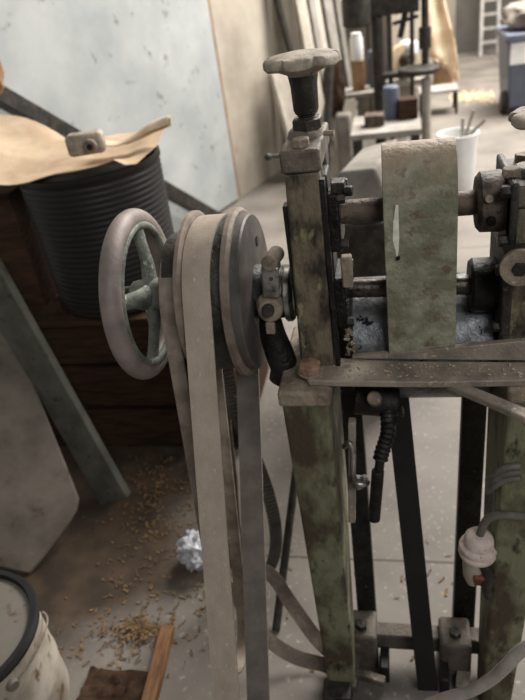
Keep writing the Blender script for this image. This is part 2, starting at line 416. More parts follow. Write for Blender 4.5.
bm = B(); lathe(bm, (.216,AX,ZL), (1,0,0), [(0,0),(.042,0),(.046,.005),(.046,.04),(.04,.048),(0,.048)], 40); part('shaft_collar', bm, m_grease)
# washer disc on the front of the right upright
q = aY(519,266,-.03)
bm = B(); lathe(bm, q, (-.1,-1,.1), [(0.006,0),(.026,0),(.028,.004),(.027,.012),(.006,.012)], 36, True)
o = part('round_washer', bm, m_dust_iron)
bm = B(); hexnut(bm, q+V((-.0005,-.006,0)), (-.1,-1,.1), .011, .01); obj('nut', bm, m_dark, o)
bm = B(); bb(bm, q.x-.02, q.x+.03, q.y, .01, q.z-.022, q.z+.02); obj('boss', bm, m_dark, o, bevel=.004)

# curved green cover over the rollers
bm = B(); x0, x1 = .080, .190; Rr = .104; n = 40; prof = []
pz = ZU
for i in range(n+1):
    a = PI*i/n; prof.append((AX-.0+Rr*-math.cos(a)*.62, pz+Rr*math.sin(a)))
prof = [(AX-Rr*.62, .884)] + prof + [(AX+Rr*.62, .884)]
inn = [(AX+(y-AX)*.92, z-.006 if z > pz else z) for y, z in prof]
loop = prof + inn[::-1]
hexa(bm, [(x0,y,z) for y, z in loop], [(x1,y,z) for y, z in loop])
cov = part('roller_cover', bm, m_roller, bevel=.0012, sharp=30)
for xx in (x0+.004, x1-.008):
    bm = B(); hexa(bm, [(xx,y,z) for y, z in inn], [(xx+.004,y,z) for y, z in inn]); obj('end_plate', bm, m_dark, cov)
# white drip on the cover
bm = B(); t0 = aY(396,213,AX-Rr*.62-.001); 
pts = []
for (px,py,w) in ((397,205,.002),(396,222,.004),(396,240,.005),(397,250,.0025),(397,258,.0008)):
    p = aY(px,py,AX-Rr*.62-.0006); pts.append((p,w))
l = [p-V((w,0,0)) for p,w in pts]; r_ = [p+V((w,0,0)) for p,w in pts][::-1]
poly(bm, l+r_, (0,.0009,0)); obj('paint_drip', bm, m_spill, cov)
bm = B(); lathe(bm, aY(398,258,AX-Rr*.62), (0,-1,0), [(0,-.001),(.004,-.001),(.003,.003),(0,.004)], 14); obj('rivet', bm, m_grease, cov)
# broad oily lower roller behind it
bm = B(); lathe(bm, (.012,.15,.845), (1,0,0), [(0,0),(.112,0),(.118,.006),(.118,.242),(.112,.248),(0,.248)], 64)
lr = part('lower_roller', bm, m_bed, sharp=30)
# swarf clinging near the lower roller's left edge
bm = B()
for i in range(26):
    c = V((.006+rnd.random()*.02, .02+rnd.random()*.03, .86+rnd.random()*.09))
    box(bm, c, (.004+rnd.random()*.006,.003,.003+rnd.random()*.006), Matrix.Rotation(rnd.random()*3,3,'X')@Matrix.Rotation(rnd.random()*3,3,'Z'))
o = part('swarf', bm, m_dust_iron); o['kind'] = 'stuff'

# rest bracket: flat bar on the ledges, upper angle bar, diagonal strut
zl = .868
bm = B()
pL = aZ(300,372,zl); 
out = [(300,368),(303,357),(318,355),(345,358),(400,361),(540,362),(540,380),(440,382),(330,381),(308,380)]
poly(bm, [aZ(px,py,zl+.012) for px,py in out][::-1], (0,0,-.012))
br = part('rest_bracket', bm, m_bar, bevel=.002)
a0, a1 = aZ(350,359,zl+.012), aZ(545,341,zl+.012)
a1 = V((a1.x, a1.y, a1.z)); 
bm = B()
p0 = aZ(352,359,zl+.012); p1 = aZ(545,361,zl+.012)
hexa(bm, [p0, p1, p1+V((0,.008,0)), p0+V((0,.008,0))], [p0+V((0,0,.004)), p1+V((0,0,.042)), p1+V((0,.012,.042)), p0+V((0,.012,.004))])
obj('angle_web', bm, m_bar, br, bevel=.0015)
s0, s1 = aZ(450,384,zl-.002), aZ(545,424,zl-.005)
bm = B(); bar(bm, s0, s1, .022, .011, (0,0,1)); obj('diagonal_strut', bm, m_bar, br, bevel=.002)
bq = aZ(310,372,zl+.012)
bm = B(); cyl(bm, bq, bq+V((0,0,.003)), .021, n=32); obj('washer', bm, m_bar, br)
bm = B(); hexnut(bm, bq+V((0,0,.003)), (.08,-.06,1), .0205, .016, .1); obj('bolt', bm, m_bolt, br, bevel=.0012)
bm = B()
for i in range(70):
    px = 318+rnd.random()*205; p = aZ(px, 364+rnd.random()*13, zl+.0135)
    box(bm, p, (.002+rnd.random()*.004,(.001+rnd.random()*.002),.0012), Matrix.Rotation(rnd.random()*3,3,'Z'))
o = obj('wood_chips', bm, m_buff, br); o['kind'] = 'stuff'

# handwheel
hx = -.368
bm = B(); torus(bm, (hx,AX,ZL+.013), (1,0,0), .140, .0185, 96, 20)
hw = part('handwheel', bm, m_wheel)
HC = V((hx,AX,ZL+.013))
bm = B(); lathe(bm, HC-V((.02,0,0)), (1,0,0), [(0,0),(.020,0),(.026,.006),(.030,.03),(.030,.06),(.026,.066),(0,.066)], 32); obj('hub', bm, m_spoke, hw)
for ang in (70, 161, 256, 340):
    d = V((0, math.cos(math.radians(ang)), math.sin(math.radians(ang))))
    bm = B(); p = [HC+d*r_+V((x_,0,0)) for r_, x_ in ((.02,.018),(.06,.016),(.095,.008),(.132,.0))]
    side = V((1,0,0)).cross(d)
    rings = []
    for q, (wd, tk) in zip(p, ((.021,.014),(.016,.011),(.014,.010),(.019,.011))):
        rings.append([bm.verts.new(q+side*wd*math.cos(t)+V((tk*math.sin(t),0,0))) for t in [2*PI*i/12 for i in range(12)]])
    for r1, r2 in zip(rings, rings[1:]):
        for i in range(12): bm.faces.new((r1[i],r1[(i+1)%12],r2[(i+1)%12],r2[i]))
    bm.faces.new(rings[0][::-1]); bm.faces.new(rings[-1])
    obj('spoke', bm, m_spoke, hw)
bm = B(); torus(bm, HC+V((.012,0,0)), (1,0,0), (.128), .008, 72, 10); obj('inner_lip', bm, m_spoke, hw)

# flanged pulley
PR = .134; ZP = ZL+.008
bm = B(); lathe(bm, (-.256,AX,ZP), (1,0,0), [(.02,.006),(PR,.006),(PR+.004,0.040),(PR,.078),(.02,.078)], 72, True)
pu = part('pulley', bm, m_dark)
bm = B(); lathe(bm, (-.258,AX,ZP), (1,0,0), [(.09,0),(.145,0),(.151,.003),(.151,.009),(.145,.013),(.09,.013)], 96, True); obj('flange', bm, m_flange, pu)
bm = B(); lathe(bm, (-.180,AX,ZP), (1,0,0), [(.05,0),(.145,0),(.151,.003),(.151,.011),(.145,.016),(.05,.016)], 96, True); obj('flange', bm, m_flange, pu)
bm = B(); lathe(bm, (-.164,AX,ZP), (1,0,0), [(.02,0),(.139,0),(.139,.012),(.136,.015),(.02,.017)], 96, True); fd = obj('face_disc', bm, m_disc, pu)
ph = aX(257,241,-.1475)
bm = B(); cyl(bm, ph, ph+V((.0012,0,0)), .0095, n=20); obj('hole', bm, m_black, pu)
bm = B(); lathe(bm, (-.149,AX,ZP), (1,0,0), [(.02,0),(.05,0),(.045,.02),(.036,.05),(.02,.05)], 40, True); obj('boss', bm, m_grease, pu)
# narrow hub pulley left of the flanges carrying the second belt
bm = B(); lathe(bm, (-.2945,AX,ZP), (1,0,0), [(.017,0),(.113,0),(.1155,.006),(.1155,.025),(.113,.031),(.017,.031)], 64, True); part('hub_pulley', bm, m_dark)

# clutch clamp between pulley and upright
bm = B(); lathe(bm, (-.098,AX,ZL), (1,0,0), [(.017,0),(.046,0),(.049,.003),(.049,.011),(.046,.014),(.017,.014)], 48, True)
lathe(bm, (-.08,AX,ZL), (1,0,0), [(.017,0),(.040,0),(.040,.012),(.017,.012)], 48, True)
cl = part('shifter_collar', bm, m_steel)
yc = .028
def cp(px, py, y=yc): return aY(px, py, y)
bm = B(); bar(bm, cp(271,264), cp(272,295), .030, .026, (0,1,0)); obj('block', bm, m_steel, cl, bevel=.003)
bm = B(); cyl(bm, cp(269,264,.004), cp(277,253,.06), .0135, n=24, bev=.002); obj('pin', bm, m_dust_iron, cl)
bm = B(); cyl(bm, cp(271,279,yc-.013), cp(271,279,yc-.0145), .0035, n=14); obj('oil_hole', bm, m_black, cl)
bm = B(); c = cp(268,309,.02); cyl(bm, c+V((0,.02,0)), c+V((.006,-.012,0)), .024, .021, 32, .003); obj('lug', bm, m_dust_iron, cl)
bm = B(); c = cp(268,309,.006); cyl(bm, c, c+V((.003,-.014,.002)), .0105, n=20, bev=.002); cyl(bm, c+V((.003,-.0141,.002)), c+V((.0032,-.0146,.002)), .005, n=6)
obj('cap_screw', bm, m_dark, cl)
bm = B(); pts = smooth_path([cp(270,318,.03), cp(273,335,.035), cp(279,352,.035), cp(284,368,.03), cp(281,381,.026)], 5)
k = len(pts); tube(bm, pts, .02, 14, [.019+.006*math.sin(3*i/k)+.002*i/k for i in range(k)]); obj('lever_arm', bm, m_grease, cl)
bm = B(); bar(bm, cp(270,322,.01), cp(271,333,.012), .016, .01, (0,1,0)); obj('key', bm, m_dust_iron, cl, bevel=.002)
bm = B(); bb(bm, -.125,-.085, .05,.15, ZL-.035, ZL+.03); obj('fork', bm, m_grease, cl, bevel=.008)

# rear legs, braces, base castings
def strip(name, a, b, w, t, m_, y0, y1, hint=(0,1,0), parent=mach, bev=.002):
    bm = B(); bar(bm, aY(*a,y0), aY(*b,y1), w, t, hint); return part(name, bm, m_, parent, bevel=bev)
pa = aZ(369,636,.02)
bm = B(); bar(bm, (pa.x-.012,.25,.86), (pa.x,pa.y,.03), .045, .03, (0,1,0)); part('rear_leg', bm, m_grease, bevel=.003)
pb = aZ(462,640,.02)
bm = B(); bar(bm, (pb.x+.03,.25,.86), (pb.x,pb.y,.03), .05, .03, (0,1,0)); part('rear_leg', bm, m_grease, bevel=.003)
pc = aZ(428,690,.02)
bm = B(); bar(bm, aY(396,385,.12), pc, .045, .008, (0,1,0)); part('brace', bm, m_black, bevel=.002)
bm = B(); bar(bm, aY(352,420,.02), aY(352,520,.0), .014, .02, (0,1,0)); part('side_bar', bm, m_bar, bevel=.002)
bm = B(); p = aY(392,402,.04); cyl(bm, p-V((.07,0,-.01)), p+V((.012,0,0)), .03, n=28, bev=.004); cyl(bm, p+V((.005,-.01,-.01)), p+V((.005,-.03,-.012)), .016); part('under_boss', bm, m_grease)
bm = B(); cyl(bm, aY(375,400,.0), aY(374,398,-.02), .0125, n=20, bev=.002); part('grease_cap', bm, m_dust_iron)
# ribbed black sleeve on the hanging spring
pts = smooth_path([aY(387,408,.02), aY(388,432,.01), aY(381,456,.0), aY(378,478,-.01)], 10)
k = len(pts); bm = B(); tube(bm, pts, .01, 14, [.0125+(.0025 if i%2 else 0) if i < k*.7 else .009 for i in range(k)])
sp = part('tension_spring', bm, m_grease)
bm = B(); cyl(bm, aY(378,470,-.01), aY(374,520,-.015), .012, n=18, bev=.003); obj('rod_end', bm, m_grease, sp)
# open hook
bm = B(); tube(bm, smooth_path([aY(344,447,-.02), aY(349,443,-.025), aY(353,452,-.027), aY(353,474,-.027), aY(357,487,-.027), aY(363,484,-.022), aY(365,476,-.018)], 6), .0055, 12)
hk = part('hook', bm, m_steel)
bm = B(); torus(bm, aY(359,481,-.02), (.2,.4,1), .015, .006, 28, 10); obj('ring', bm, m_steel, hk)
# base
zc = .11
g0, g1 = aZ(346,640,zc), aZ(480,640,zc)
bm = B(); bb(bm, -.05, .30, .02, .06, .05, .10); part('cross_rail', bm, m_cast, bevel=.005)
for px, py in ((362,632),(455,640)):
    c = aZ(px,py,.1); bm = B(); bb(bm, c.x-.035, c.x+.035, c.y-.03, c.y+.05, 0, .12)
    o = part('foot_casting', bm, m_cast, bevel=.008)
    bm = B(); hexnut(bm, (c.x,c.y,.12), (0,0,1), .014, .014); obj('bolt', bm, m_dark, o)
for px, py in ((385,660),(444,672)):
    c = aZ(px,py,.03); bm = B(); bb(bm, c.x-.010, c.x+.010, c.y-.04, c.y+.05, 0, .06); part('stop_block', bm, m_black, bevel=.003)
bm = B(); bar(bm, aZ(352,690,.03), aZ(360,640,.03), .02, .03); bar(bm, aZ(352,672,.04), aZ(385,682,.04), .02, .02); part('tie_bar', bm, m_cast, bevel=.003)
bm = B(); bar(bm, aZ(462,690,.02), aZ(466,640,.02), .03, .02); part('tie_bar', bm, m_bar, bevel=.003)
bm = B(); c = aZ(338,690,.05); bb(bm, c.x-.035, c.x+.03, c.y-.02, c.y+.03, 0, .05); bb(bm, c.x-.03, c.x-.005, c.y-.03, c.y+.0, .03,.062); part('foot_clamp', bm, m_dark, bevel=.004)

# ------------------------------------------------------------------ belts
def loop2(c0, r0, c1, r1, x, n=28, m_=24):
    """belt path round two circles in the plane of constant x (c = (y, z)); starts at the front run"""
    dy, dz = c1[0]-c0[0], c1[1]-c0[1]; L = math.hypot(dy,dz); base = math.atan2(dz,dy); off = math.acos((r0-r1)/L)
    pts = []
    a0, a1 = base+off, base-off+2*PI
    for i in range(n+1):
        a = a0+(a1-a0)*i/n; pts.append(V((x, c0[0]+r0*math.cos(a), c0[1]+r0*math.sin(a))))
    b0, b1 = base-off, base+off
    e = V((x, c1[0]+r1*math.cos(b0), c1[1]+r1*math.sin(b0)))
    p = pts[-1]
    for i in range(1, m_): pts.append(p.lerp(e, i/m_))
    for i in range(n+1):
        a = b0+(b1-b0)*i/n; pts.append(V((x, c1[0]+r1*math.cos(a), c1[1]+r1*math.sin(a))))
    p = pts[-1]
    for i in range(1, m_): pts.append(p.lerp(pts[0], i/m_))
    return pts
bm = B(); path = loop2((AX,ZL+.008), PR+.0055, (-.36,.12), .082, -.213)
def skew(pts):
    for p in pts:
        t = (ZL+.008-p.z)/(ZL-.112); p.x += .007*max(-1,min(1,(p.y-(AX-t*(AX+.36)))/.13))
skew(path); ribbon(bm, path, (.047,0,0), .004, True)
bl = obj('flat_drive_belt', bm, m_belt); tag(bl, 'wide grey woven flat belt running over the flanged pulley down to the floor', 'belt')
bm = B(); rn = random.Random(3)
for i in range(60):
    p = path[rn.randrange(len(path))]; q = p+V((.0235*rn.choice((-1,1)),0,0)); d = V((rn.uniform(-1,1)*.006, -abs(rn.uniform(0,.004)), rn.uniform(-1,1)*.006))
    tube(bm, [q, q+d*.6+V((.001,0,.001)), q+d], .0004, 4)
ip = loop2((AX,ZL+.008), PR+.0028, (-.36,.12), .0793, -.213); skew(ip)
b2 = B(); ribbon(b2, ip, (.0465,0,0), .002, True); obj('rubber_lining', b2, m_belt_in, bl)
o = obj('frayed_threads', bm, m_fuzz, bl); o['kind'] = 'stuff'
bm = B(); cyl(bm, (-.24,-.36,.12), (-.175,-.36,.12), .077, n=40, bev=.003); dp = obj('motor_pulley', bm, m_dark)
bm = B(); cyl(bm, (-.175,-.36,.12), (-.03,-.36,.12), .085, n=40, bev=.01)
tag(dp, 'small dark motor pulley near the floor under the wide grey belt', 'motor'); obj('motor_body', bm, m_dark, dp)
bm = B(); bb(bm, -.18,-.06,-.42,-.30,0,.03); obj('motor_foot', bm, m_dark, dp)
bm = B(); bb(bm, -.13,-.09,-.38,-.34,.02,.1); obj('motor_neck', bm, m_dark, dp)

bm = B(); ribbon(bm, loop2((AX,ZL), .119, (-.09,.22), .07, -.279), (.027,0,0), .004, True)
tag(obj('narrow_flat_belt', bm, m_leather), 'narrow brown flat belt running between handwheel and flanged pulley', 'belt')

# slack toothed belt hanging behind
bm = B(); yb = .27
pp = [aY(px,py,y) for px,py,y in ((216,345,.19),(226,378,.19),(237,415,.21),(252,450,.24),(267,490,.26),(275,525,.26),(275,552,.25),(267,572,.24),(252,580,.23),(238,570,.22),(231,545,.22),(229,510,.22),(225,470,.21),(221,430,.2),(214,390,.19),(208,355,.19),(207,335,.19),(210,335,.195))]
pts = smooth_path(pp+[pp[0]], 20)[:-1]
ribbon(bm, pts, (.030,.014,0), .006, True, teeth=1.6)
tag(obj('toothed_belt', bm, m_rubber), 'slack black toothed rubber belt looped behind the wide grey belt', 'belt')
bm = B()
pp = [aY(222,375,.27), aY(226,430,.28), aY(232,480,.27), aY(236,530,.25), aZ(246,560,.22), aZ(272,576,.20), aZ(290,602,.15), aZ(316,638,.09), aZ(338,660,.05), aZ(338,670,.03), aZ(322,664,.02), aZ(298,658,.03), aZ(275,645,.06), aZ(253,624,.11), aZ(241,604,.15), aZ(234,582,.19)]
pts = smooth_path(pp, 8); wv = []
for i, p in enumerate(pts):
    t = i/(len(pts)-1); d = (pts[min(i+1,len(pts)-1)]-pts[max(i-1,0)]).normalized()
    a = d.cross(V((0,-.6,.8))).normalized(); tw = .35*math.sin(t*9)
    wv.append((a*math.cos(tw)+d.cross(a)*math.sin(tw))*.034)
ribbon(bm, pts, wv, .003)
tag(obj('loose_leather_strap', bm, m_strap), 'loose brown leather strap twisted beside the foot of the machine', 'strap')

# ------------------------------------------------------------------ cord and plug on the right leg
pt = thing('cord_connector', 'pale pink plastic cord connector hanging against the right green leg', 'connector', aY(475,600,-.03))
ptop, pbot = aY(480,534,-.05), aY(474,572,-.05)
d = (pbot-ptop); dn = d.normalized(); L = d.length
bm = B(); lathe(bm, ptop, dn, [(0,0),(.012,0),(.022,.003),(.027,.010),(.028,.026),(.0345,.031),(.0355,.035),(.0345,.039),(.030,.040),(.0345,.044),(.0355,.048),(.034,.053),(.026,.058),(0,.058)], 36); obj('cap', bm, m_plug, pt)
bm = B(); lathe(bm, ptop, dn, [(0,.056),(.023,.056),(.024,.085),(.020,.115),(.012,.135),(0,.135)], 28); obj('body', bm, m_tin, pt)
e = ptop+dn*.108+V((.008,-.016,0))
bm = B(); box(bm, e, (.024,.014,.045), Matrix.Rotation(.4,3,'X')); obj('red_insert', bm, m_red, pt, bevel=.004)
bm = B(); tube(bm, smooth_path([e+V((.006,-.006,.05)), e+V((.016,-.008,.02)), e+V((.014,-.006,-.02)), e+V((.02,0,-.045))], 5), .010, 10); obj('flex_relief', bm, m_dark, pt)
bm = B(); tube(bm, smooth_path([ptop+dn*.006, aY(483,526,-.055), aY(489,518,-.06), aY(502,515,-.068), aY(530,517,-.078)], 6), .0075, 14); obj('lead', bm, m_cable_d, pt)
for k in range(3):
    bm = B(); tube(bm, smooth_path([aY(488,492-k*6,-.03), aY(494,486-k*6,-.062), aY(505,480-k*6,-.072), aY(520,478-k*6,-.072)], 6), .006, 10); obj('cord_wrap', bm, m_cable_d, pt)
bm = B(); pts = smooth_path([aY(570,630,-.30), aY(525,648,-.30), aY(508,664,-.30), aY(490,680,-.29), aY(468,692,-.28), aY(440,700,-.27), aY(410,716,-.26), aY(380,750,-.25)], 6); tube(bm, pts, .010, 16)
tag(obj('grey_cable', bm, m_cable), 'thick grey cable curving across in front of the right leg at the bottom', 'cable')

# ------------------------------------------------------------------ left foreground clutter
# crate carrying the drum
dc = aY(88,160,1.02); dzt = dc.z; dr = 72*((dc-CAM).dot(F))/FPX
zb = aY(110,322,1.02-dr).z
cr = thing('wooden_crate', 'dark brown wooden crate under the black ribbed drum', 'crate', (dc.x,1.05,0))
cx0, cx1, cy0, cy1 = dc.x-.42, dc.x+dr+.18, .82, 1.33
nb = 3
for k in range(nb):
    z0 = zb*k/nb; z1 = zb*(k+1)/nb-.012
    bm = B(); bb(bm, cx0, cx1, cy0, cy0+.022, z0+.006, z1); obj('front_board', bm, m_crate, cr, bevel=.003)
    bm = B(); bb(bm, cx1-.022, cx1, cy0+.024, cy1, z0+.006, z1); obj('side_board', bm, m_crate, cr, bevel=.003)
bm = B(); bb(bm, cx0+.01, cx1-.03, cy0+.03, cy0+.04, 0, zb-.03); obj('gap_backing', bm, m_crate, cr)  # backing added so the bright floor stays hidden behind the gaps
bm = B(); bb(bm, cx1-.04, cx1-.03, cy0+.05, cy1, 0, zb-.03); obj('gap_backing', bm, m_crate, cr)
bm = B(); bb(bm, cx0, cx1+.02, cy0-.02, cy1, zb-.02, zb); obj('top_board', bm, m_crate, cr, bevel=.003)
bm = B(); bb(bm, cx1-.06, cx1-.024, cy0+.022, cy0+.06, 0, zb-.02); obj('corner_post', bm, m_crate, cr)
# drum
H = dzt-zb; prof = [(0,0),(dr*.9,0)]; nr = 24
for k in range(nr*4+1):
    t = k/(nr*4); prof.append((dr*(.93+.05*t)+.0016*math.cos(2*PI*t*nr), .01+t*(H-.03)))
prof += [(dr*1.0,H-.018),(dr*1.0,H),(dr*.95,H),(dr*.94,H-.05),(0,H-.05)]
bm = B(); lathe(bm, (dc.x,dc.y,zb), (0,0,1), prof, 72)
tag(obj('ribbed_drum', bm, m_drum, sharp=60), 'black ribbed drum on the crate with tan paper laid on top', 'drum')
# paper sheet draped on the drum
bm = B(); n = 26
g = {}
for i in range(n+1):
    for j in range(n+1):
        u, v = i/n, j/n
        x = dc.x-.62+u*(dr+.62); y = dc.y-dr*.98+v*(2*dr*.95)
        ed = math.hypot(x-dc.x, y-dc.y)
        z = dzt+.006+.03*noise.noise(V((x*6,y*6,.3)))*(u<.95)+.012
        if u < .55: z += .15*math.sin(.5*PI*min(1,(.55-u)/.42))*(.15+v*.85)
        if u > .9: y = dc.y+(y-dc.y)*.8
        if v > .6 and u > .7: z += .10*(v-.6)*(u-.7)/.12*.35
        z = max(z, dzt+.003)
        g[i,j] = bm.verts.new((x,y,z))
for i in range(n):
    for j in range(n): bm.faces.new((g[i,j],g[i+1,j],g[i+1,j+1],g[i,j+1]))
o = obj('packing_paper', bm, m_paper); tag(o, 'sheet of tan packing paper lying rumpled over the black drum', 'paper')
sm = o.modifiers.new('thick','SOLIDIFY'); sm.thickness = .002; sm.offset = 1
# curled leather offcut
bm = B(); pp = [aY(px,py,y) for px,py,y in ((98,148,.98),(120,150,1.0),(138,141,1.02),(150,132,1.03),(160,126,1.04),(170,121,1.04))]
pts = smooth_path(pp, 6); k = len(pts)
for side in (0,):
    rings = []
    for i, p in enumerate(pts):
        t = i/(k-1); rr = .045*(1-t)+.016; tw = 1.2*(1-t)+4.6*t
        rings.append([bm.verts.new(p+V((0, rr*math.cos(a+1.2), rr*math.sin(a+1.2)*(.35+.65*t)))) for a in [tw*(q/14-.5) for q in range(15)]])
    for a, b in zip(rings, rings[1:]):
        for q in range(14): bm.faces.new((a[q],a[q+1],b[q+1],b[q]))
o = obj('leather_offcut', bm, m_cloth); tag(o, 'curled tan leather offcut sticking up at the right rim of the drum', 'leather')
sm = o.modifiers.new('thick','SOLIDIFY'); sm.thickness = .004
# metal block on the paper
c = aY(86,143,.90); bt = thing('bearing_lump', 'dusty cast metal block with round bolt end lying on the tan paper', 'block', c-V((0,0,.03)))
bm = B(); box(bm, c, (.11,.06,.062), Matrix.Rotation(.25,3,'Z')); obj('body', bm, m_knob, bt, bevel=.012)
q = c+V((.026,-.028,-.002)); bm = B(); cyl(bm, q, q+V((.006,-.022,0)), .020, n=24, bev=.004); obj('bolt_end', bm, m_dust_iron, bt)
bm = B(); q2 = q+V((.006,-.0225,0)); cyl(bm, q2, q2+V((.0004,-.002,0)), .009, n=16); obj('socket', bm, m_black, bt)
# rusty lump and bark at the left edge
bm = B(); bmesh.ops.create_icosphere(bm, subdivisions=4, radius=.06); jitter(bm, .03, 25, 2); bmesh.ops.scale(bm, vec=(.8,.8,1.1), verts=bm.verts[:]); bmesh.ops.translate(bm, vec=aY(-12,72,1.22), verts=bm.verts[:])
tag(obj('rusty_lump', bm, m_card, sharp=80), 'rusty brown lump at the left edge above the paper', 'lump')
# brown cardboard behind the drum
bm = B(); bb(bm, cx0, dc.x-dr*1.04-.02, .93, 1.25, zb, dzt-.06)
tag(obj('dark_carton', bm, m_crate, bevel=.004), 'dark brown carton left of the black ribbed drum on the crate', 'box')

# sloping dark beam along the wall
p0, p1 = aP(-60,62,W(0,.14,0),WN), aP(300,266,W(0,.14,0),WN)
bm = B(); bar(bm, p0, p1, .08, .075, (0,0,1)); tag(obj('steel_beam', bm, m_dark, bevel=.004), 'dark steel beam sloping down across the pale blue sheet', 'beam')

# leaning steel plank and grey board
bt_ = aZ(117,502,.0)
tp = aY(-40,222,.775)
bm = B(); dd = (tp-bt_); p0 = bt_+V((0,0,.012)); 
bar(bm, p0, bt_+dd, .115, .032, (.1,-1,-.35)); o = obj('leaning_plank', bm, m_plank, bevel=.003); tag(o, 'long narrow grey green plank leaning left against the crate', 'plank')
n0 = aZ(30,574,.0); nn = V((.42,-.62,.66)).normalized()
bm = B(); ol = [(30,574),(48,552),(70,522),(77,510),(79,498),(68,470),(40,400),(18,345),(0,318),(-30,290),(-70,360),(-70,560),(-10,566)]
poly(bm, [aP(px,py,n0+V((0,0,.02)),nn) for px,py in ol], -nn*.025)
tag(obj('leaning_board', bm, m_slab, bevel=.006), 'dusty grey board with rounded corner leaning at the left edge', 'board')
# paint tin
tz = .30; tcn = aZ(-44,634,tz); tr = (aZ(32,628,tz)-tcn).length
tn = thing('paint_tin', 'stained cream paint tin with dark rimmed lid at the bottom left', 'tin', (tcn.x,tcn.y,0))
bm = B(); lathe(bm, (tcn.x,tcn.y,0), (0,0,1), [(0,0),(tr*.95,0),(tr*.97,.01),(tr*.97,.10),(tr*.985,.11),(tr*.97,.12),(tr*.98,tz-.02),(0,tz-.02)], 64); obj('body', bm, m_tin, tn)
bm = B(); lathe(bm, (tcn.x,tcn.y,tz-.02), (0,0,1), [(tr*.98,0),(tr*1.02,.002),(tr*1.03,.012),(tr*1.0,.022),(tr*.93,.022),(tr*.91,.010),(tr*.91,0)], 64, True); obj('rim', bm, m_black, tn)
bm = B(); lathe(bm, (tcn.x,tcn.y,tz-.02), (0,0,1), [(0,.0),(tr*.92,.0),(tr*.92,.010),(tr*.8,.013),(0,.012)], 64); obj('lid', bm, m_tinlid, tn)
ea = math.atan2(-.45,1); ed = V((math.cos(ea),math.sin(ea),0)); ec = V((tcn.x,tcn.y,tz-.055))+ed*tr*.97
bm = B(); cyl(bm, ec-ed*.005, ec+ed*.012, .017, .013, 20, .002); obj('handle_ear', bm, m_tinlid, tn)
wp = []
for k in range(13):
    a = ea+.02+1.15*k/12; q = tr*(1.0+.10*math.sin(PI*k/12)); wp.append(V((tcn.x+q*math.cos(a), tcn.y+q*math.sin(a), tz-.055+.035*math.sin(PI*k/12)-.02*(k/12))))
bm = B(); tube(bm, wp, .0025, 8); obj('wire_handle', bm, m_dust_iron, tn)
# stick, scraps, bag
bm = B(); bar(bm, aZ(168,628,.02), aZ(146,715,.02), .035, .03, (0,0,1)); tag(obj('wooden_stick', bm, m_wood, bevel=.003), 'brown wooden stick lying on the floor left of the grey belt', 'stick')
bm = B(); c = aZ(112,690,.02); bmesh.ops.create_grid(bm, x_segments=16, y_segments=12, size=.5)
for v in bm.verts:
    v.co = V((c.x+v.co.x*.16, c.y+v.co.y*.11, .012+.03*abs(noise.noise(v.co*5))))
o = obj('brown_rag', bm, m_crate, sharp=80); tag(o, 'crumpled dark brown rag on the floor beside the wooden stick', 'rag'); s = o.modifiers.new('thick','SOLIDIFY'); s.thickness = .004
bm = B(); bmesh.ops.create_icosphere(bm, subdivisions=4, radius=1)
bc = aZ(199,553,.03)
for v in bm.verts:
    q = v.co.copy(); k = 1+.35*noise.noise(q*3.1)+.25*noise.noise(q*7)
    v.co = V((bc.x,bc.y,.045))+V((q.x*.055*k, q.y*.06*k, q.z*.045*k))
    v.co.z = max(v.co.z, .001)
tag(obj('plastic_bag', bm, m_bag, sharp=25), 'crumpled clear white plastic bag on the floor behind the belts', 'bag')
# wood shavings (nobody could count them)
bm = B(); rs = random.Random(11)
def shaving(c, L, w, a):
    d = V((math.cos(a),math.sin(a),0)); s = V((-d.y,d.x,0)); curl = rs.uniform(.6,2.4); pts = []; ws = []
    for k in range(5):
        t = k/4; ang = curl*(t-.5); r_ = L/curl
        pts.append(c+d*(r_*math.sin(ang))+V((0,0,.002+r_*(1-math.cos(ang)))))
    for p in pts: ws.append((bm.verts.new(p+s*w/2), bm.verts.new(p-s*w/2)))
    for q, r2 in zip(ws, ws[1:]): bm.faces.new((q[0],q[1],r2[1],r2[0]))
for (px,py,sx,sy,n) in ((142,632,26,12,220),(130,640,40,25,60),(150,560,60,60,130),(160,480,28,30,160),(100,640,50,40,40),(150,520,40,30,120),(200,600,30,60,50),(300,560,90,80,30),(430,590,30,60,18)):
    for i in range(n):
        c = aZ(px+rs.gauss(0,1)*sx*.55, py+rs.gauss(0,1)*sy*.55, 0)
        if c.y > .78 and c.x < -.5: continue
        c.z = rs.random()*.012*(n > 200); shaving(c, rs.uniform(.008,.024), rs.uniform(.002,.007), rs.uniform(0,6.3))
o = obj('wood_shavings', bm, m_shav, sharp=80); tag(o, 'curled pale wood shavings scattered over the floor on the left', 'shavings', kind='stuff')
# leaning rod behind the left leg
bm = B(); tube(bm, [aZ(276,630,.004), aY(300,440,.40)], .011, 14); tag(obj('leaning_rod', bm, m_dark), 'dark metal rod standing on the floor behind the left green leg', 'rod')

